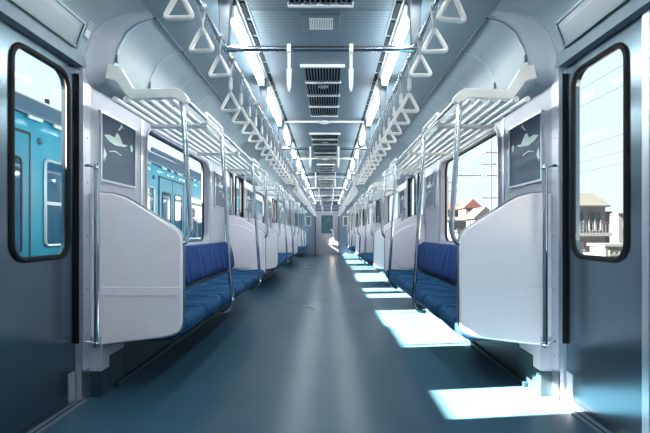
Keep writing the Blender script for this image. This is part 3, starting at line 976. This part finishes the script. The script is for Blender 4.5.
# the teal train on the next track
TX = -2.86
O = (TX-1.4, 10, -1.2); tr = empty('commuter_train', O)
Y0, Y1 = -7.0, 33.0
m = MB().box(TX-2.8, TX, Y0, Y1, -0.75, 2.06); m.build('body', 'teal', tr, O, smooth=0)
RP = [(0.012,2.06),(-0.04,2.17),(-0.14,2.27),(-0.34,2.40),(-0.74,2.48),(-1.4,2.52)]
rp = [(TX+x, z) for x, z in RP]+[(TX-2.8-x, z) for x, z in RP[::-1]]
m = MB().prism(rp, 'y', Y0, Y1); m.build('roof', 'troof', tr, O, smooth=50)
m = MB(); y = Y0
m.box(TX, TX+0.035, Y0, Y1, 2.045, 2.075)
m.build('gutter', 'troof', tr, O, smooth=0)
m = MB(); y = Y0
while y < Y1:
    L = random.uniform(0.12, 0.45); m.box(TX+0.02, TX+0.045, y, y+L, 2.012, 2.045); y += L+random.uniform(0.1, 0.5)
m.build('gutter_reflections', 'gutter', tr, O, smooth=0)  # reflections along the gutter, modelled as pale dashes
m = MB()
for (a, b_) in ((1.4, 4.05), (9.5, 12.0), (18.5, 21)):
    m.box(TX-2.0, TX-0.74, a, b_, 2.40, 2.70)
m.build('roof_unit', 'troof', tr, O, smooth=0, bevel=0.04)
m = MB()
for y in range(-6, 33, 3):
    m.ball((TX, y+1.6, 1.83), 0.035, 10, 6)
m.build('side_lamp', 'troof', tr, O)
for i in range(8):
    yc = 3.78+4.72*(i-2)
    d_ = MB().box(TX-0.03, TX+0.012, yc-0.65, yc+0.65, -0.1, 1.86)
    d_ = d_.build('door', 'tealdk', tr, O, smooth=0, bevel=0.004)
    f = MB()
    f.box(TX, TX+0.016, yc-0.665, yc-0.645, -0.1, 1.88); f.box(TX, TX+0.016, yc+0.645, yc+0.665, -0.1, 1.88)
    f.box(TX, TX+0.016, yc-0.665, yc+0.665, 1.86, 1.885); f.box(TX, TX+0.016, yc-0.006, yc+0.006, -0.1, 1.86)
    f.build('door_seal', 'black', d_, O, smooth=0)
    for q in (-1, 1):
        c_ = yc+q*0.325; hh = flat(rrect(c_-0.20, c_+0.20, 0.72, 1.62, 0.05, 4))
        MB().prism(hh, 'x', TX+0.012, TX+0.016).build('door_window', 'twin', d_, O, smooth=0)
        MB().loop([(TX+0.015, *p) for p in hh], 0.012, 5).build('window_seal', 'black', d_, O)
        MB().tube([(TX+0.03, yc+q*0.06, 0.75), (TX+0.03, yc+q*0.06, 1.05)], 0.014, 6).build('door_handle', 'tframe', d_, O)
    if i < 7:
        for q in (0, 1):
            c_ = yc+2.36+(q-0.5)*1.52; a, b_ = c_-0.70, c_+0.70
            wn = MB().prism(flat(rrect(a, b_, 0.78, 1.66, 0.05, 4)), 'x', TX, TX+0.008).build('side_window', 'twin', tr, O, smooth=0)
            fr = MB().loop([(TX+0.01, *p) for p in flat(rrect(a, b_, 0.78, 1.66, 0.05, 4))], 0.018, 5)
            fr.box(TX, TX+0.02, a, b_, 1.20, 1.235); fr.box(TX, TX+0.018, c_-0.012, c_+0.012, 0.78, 1.2)
            fr.build('window_frame', 'tframe', wn, O)
tag(tr, 'teal commuter train standing on the next track outside the windows', 'train')

# overhead pole and gantry gear behind the teal train
def pole(x, y, h, arms, label, group, r=0.11):
    O = (x, y, -1.2); root = empty('overhead_line_pole', O)
    m = MB().tube([(x, y, -1.2), (x, y, h)], [r, r*0.75], 8); m.build('mast', 'conc', root, O)
    for (z, L, q) in arms:
        m = MB().box(x-L*(1 if q <= 0 else 0.2), x+L*(1 if q >= 0 else 0.2), y-0.04, y+0.04, z-0.04, z+0.04); a_ = m.build('cross_arm', 'conc', root, O, smooth=0)
        m = MB()
        for t_ in (-0.9, -0.45, 0.45, 0.9):
            if (q > 0 and t_ < 0) or (q < 0 and t_ > 0): continue
            m.tube([(x+L*t_, y, z), (x+L*t_, y, z+0.22)], 0.05, 6)
        m.build('insulators', 'conc', a_, O)
    tag(root, label, 'pole', group)
pole(-9.5, 15.5, 5.4, [(4.5, 1.6, 0), (3.9, 1.2, 0)], 'grey overhead line mast rising behind the teal train', None, 0.14)
def at(px, y): return 0.04+(px-328)/458*y
# right side: masts and utility poles
pole(at(497, 40)+0.1, 40, 8.4, [(7.85, 1.6, 0), (5.85, 3.6, -1), (3.9, 1.4, 0)], 'tall grey line mast with long arms seen through the nearest bench window', None, 0.13)
pole(at(490, 52)+0.1, 52, 12.6, [(8.6, 1.0, 0)], 'thin grey utility pole, the tallest, just behind the line mast', None, 0.10)
pole(at(447, 75)+0.1, 75, 10.0, [(9.0, 1.3, 0), (7.6, 1.6, 0)], 'grey utility pole rising behind the red roofed houses', None, 0.14)
# wires
def wire(pts, label, r=0.028):
    m = MB(); P = []
    a, b_ = Vector(pts[0]), Vector(pts[1])
    for i in range(15):
        t = i/14; p = a.lerp(b_, t); p.z -= pts[2]*4*t*(1-t); P.append(p)
    m.tube(P, r, 5)
    O = tuple(a); o = m.build('power_line', 'wire', None, O); tag(o, label, 'wire', 'power lines over the houses')
for j, (xx, z, sg) in enumerate(((18.0, 11.6, 0.4), (18.0, 10.2, 0.3), (18.5, 7.4, 0.4), (20.0, 6.6, 0.3), (19.0, 5.6, 0.35))):
    wire(((xx, 4, z), (xx+1.5, 60, z+0.6), sg), '%s dark power line from the top, sagging across the sky on the house side' % ORD[j], 0.012)

# houses on the right
def house(x, y, w, d, h, rh, wall, roof, label, wins=(), balcony=None, axis='y', rot=0.0):
    """built with its front on local x=0 facing -x, width along local y, then turned"""
    O = (0, 0, -1.2); root = empty('house', (x, y, -1.2)); root.rotation_euler = (0, 0, rot)
    m = MB().box(0, d, -w/2, w/2, -1.2, h); m.build('wall', wall, root, O, smooth=0)
    ov = 0.35; m = MB()
    if rh > 0:
        if axis == 'y':
            m.prism([(-ov, h-0.05), (d/2, h+rh), (d+ov, h-0.05), (d+ov, h-0.2), (-ov, h-0.2)], 'y', -w/2-ov, w/2+ov)
        else:
            m.prism([(-w/2-ov, h-0.05), (0, h+rh), (w/2+ov, h-0.05), (w/2+ov, h-0.2), (-w/2-ov, h-0.2)], 'x', -ov, d+ov)
            m.prism([(-w/2, h-0.1), (0, h+rh-0.15), (w/2, h-0.1)], 'x', 0.0, d)
    else:
        m.box(-0.15, d+0.15, -w/2-0.15, w/2+0.15, h, h+0.2)
    m.build('roof', roof, root, O, smooth=0)
    for (yy, z0, ww, hh) in wins:
        q = MB().box(-0.03, 0.02, yy-ww/2, yy+ww/2, z0, z0+hh).build('window', 'hwin', root, O, smooth=0)
        f = MB()
        for a, c_ in ((-ww/2-0.06, -ww/2+0.03), (ww/2-0.03, ww/2+0.06), (-0.04, 0.04)):
            f.box(-0.08, 0, yy+a, yy+c_, z0, z0+hh)
        f.box(-0.08, 0, yy-ww/2, yy+ww/2, z0-0.08, z0+0.02); f.box(-0.08, 0, yy-ww/2, yy+ww/2, z0+hh-0.04, z0+hh+0.06)
        f.build('window_frame', 'hwall', q, O, smooth=0)
    if balcony is not None:
        zb = balcony
        bb = MB().box(-1.3, 0, -w/2, w/2, zb-0.35, zb).build('balcony', 'hwall', root, O, smooth=0)
        m = MB(); m.box(-1.3, -1.24, -w/2, w/2, zb+1.0, zb+1.08); yy = -w/2
        while yy < w/2:
            m.box(-1.29, -1.25, yy, yy+0.06, zb, zb+1.0); yy += 0.33
        m.build('railing', 'conc', bb, O, smooth=0)
    tag(root, label, 'house', 'houses beside the railway')
house(at(590, 48)-0.6, 48, 4.4, 5.5, 3.75, 1.5, 'hwall', 'hroof', 'white two-storey house with a railed balcony and grey-green roof beyond the nearest door window',
      wins=((0.9, 1.1, 1.6, 1.9), (-1.1, 1.1, 1.2, 1.9), (0.6, -1.0, 1.3, 0.9), (-1.2, -1.0, 1.0, 0.9)), balcony=0.85, axis='y', rot=PI/2)
house(at(613.5, 49), 51, 1.7, 4.0, 3.0, 0, 'hblue', 'hroof', 'narrow dark blue building squeezed beside the balcony house', wins=((0, 0.3, 1.0, 1.2),), rot=PI/2)
house(at(614, 34), 34, 1.3, 2.0, -0.15, 0, 'hgreen', 'hwall', 'low pale green shed in front of the dark blue building', wins=((0, -0.75, 0.7, 0.3),), rot=PI/2)
house(at(629, 58), 58, 2.6, 4.0, 3.1, 0, 'hwall', 'hroof', 'white flat roofed house behind the green shed', wins=((0, 1.2, 1.4, 1.1), (0, -0.6, 1.4, 0.9)), rot=PI/2)
house(at(455, 84), 84, 3.4, 5.0, 5.1, 1.3, 'hwall2', 'hred', 'cream house with a broad red roof, nearest the track of the two red ones', wins=((-0.8, 3.0, 1.0, 1.1), (0.9, 3.0, 1.0, 1.1)), axis='y', rot=PI/2)
house(at(472.5, 74), 74, 2.2, 4.0, 5.0, 1.3, 'hwall2', 'hred', 'tall cream house with a pointed red gable beside the line mast', wins=((0, 3.0, 0.9, 1.0),), axis='x', rot=PI/2)
house(at(485, 54), 54, 2.0, 4.0, 2.7, 1.2, 'hwall', 'hroof', 'white gabled house with a pair of small windows at the foot of the mast', wins=((-0.45, 1.2, 0.5, 0.8), (0.45, 1.2, 0.5, 0.8)), axis='x', rot=PI/2)
house(at(459, 64), 64, 3.0, 4.0, 2.6, 0.5, 'hwall', 'hroof', 'low white house under a dark grey roof in front of the red roofed houses', wins=((-0.7, 0.8, 0.8, 0.9), (0.7, 0.8, 0.8, 0.9)), axis='y', rot=PI/2)
house(at(466, 44), 44, 1.6, 3.0, 0.9, 0, 'hwall2', 'conc', 'small cream hut with one window near the track', wins=((0, -0.3, 0.9, 0.6),), rot=PI/2)
house(at(440, 118), 118, 9.0, 9.0, 4.6, 0, 'hwall', 'hroof', 'long white flat roofed block far along the railway', wins=((-2, 2.0, 2, 1), (2, 2.0, 2, 1)), rot=PI/2)
house(at(418, 150), 150, 8.0, 8.0, 5.2, 1.5, 'hwall2', 'hroof', 'most distant cream house with a grey pitched roof', axis='y', rot=PI/2)
# a fence along the line
O = (8.2, 30, -1.2); fr = empty('trackside_fence', O)
m = MB(); y = 6
while y < 70:
    m.box(8.16, 8.24, y, y+0.08, -1.2, -0.1); y += 1.5
m.build('posts', 'conc', fr, O, smooth=0)
m = MB()
for z in (-0.9, -0.5, -0.15): m.box(8.18, 8.22, 6, 70, z, z+0.05)
m.build('rails', 'conc', fr, O, smooth=0)
tag(fr, 'low grey trackside fence in front of the houses', 'fence')

# ------------------------------------------------------------------ light
w = bpy.data.worlds.new('World'); SC.world = w; w.use_nodes = True
nt = w.node_tree; nt.nodes.clear(); N, L = nt.nodes, nt.links
out = N.new('ShaderNodeOutputWorld'); bg = N.new('ShaderNodeBackground'); L.new(bg.outputs[0], out.inputs[0])
tc = N.new('ShaderNodeTexCoord'); sx = N.new('ShaderNodeSeparateXYZ'); L.new(tc.outputs['Generated'], sx.inputs[0])
rp = N.new('ShaderNodeValToRGB')
rp.color_ramp.elements[0].position = 0.0; rp.color_ramp.elements[0].color = (0.92, 0.98, 1.0, 1)
rp.color_ramp.elements[1].position = 0.6; rp.color_ramp.elements[1].color = (0.72, 0.88, 1.0, 1)
L.new(sx.outputs['Z'], rp.inputs[0]); L.new(rp.outputs[0], bg.inputs[0])
bg.inputs[1].default_value = 0.30

sun = bpy.data.lights.new('sun', 'SUN'); sun.energy = 64.0; sun.angle = math.radians(0.6); sun.color = (1.0, 0.74, 0.56)
so = bpy.data.objects.new('sun', sun); COL.objects.link(so)
d = Vector((1.58, 0.20, -1.0)).normalized()
so.rotation_euler = d.to_track_quat('-Z', 'Y').to_euler(); so.location = (-30, 0, 20)

# ------------------------------------------------------------------ camera
cam = bpy.data.cameras.new('camera'); co = bpy.data.objects.new('camera', cam); COL.objects.link(co)
co.location = (0.04, 0, CAMZ); co.rotation_euler = (PI/2, 0, 0)
cam.sensor_width = 36; cam.lens = 458/650*36; cam.shift_x = -3/650; cam.shift_y = 15.5/650
cam.clip_start = 0.02; cam.clip_end = 500
SC.camera = co

SC.view_settings.view_transform = 'Standard'; SC.view_settings.look = 'None'
SC.view_settings.gamma = 1; SC.view_settings.use_curve_mapping = False
SC.view_settings.exposure = 1.95
SC.cycles.use_denoising = True
SC.cycles.max_bounces = 10; SC.cycles.diffuse_bounces = 5; SC.cycles.glossy_bounces = 5; SC.cycles.transparent_max_bounces = 16
SC.cycles.sample_clamp_indirect = 8.0
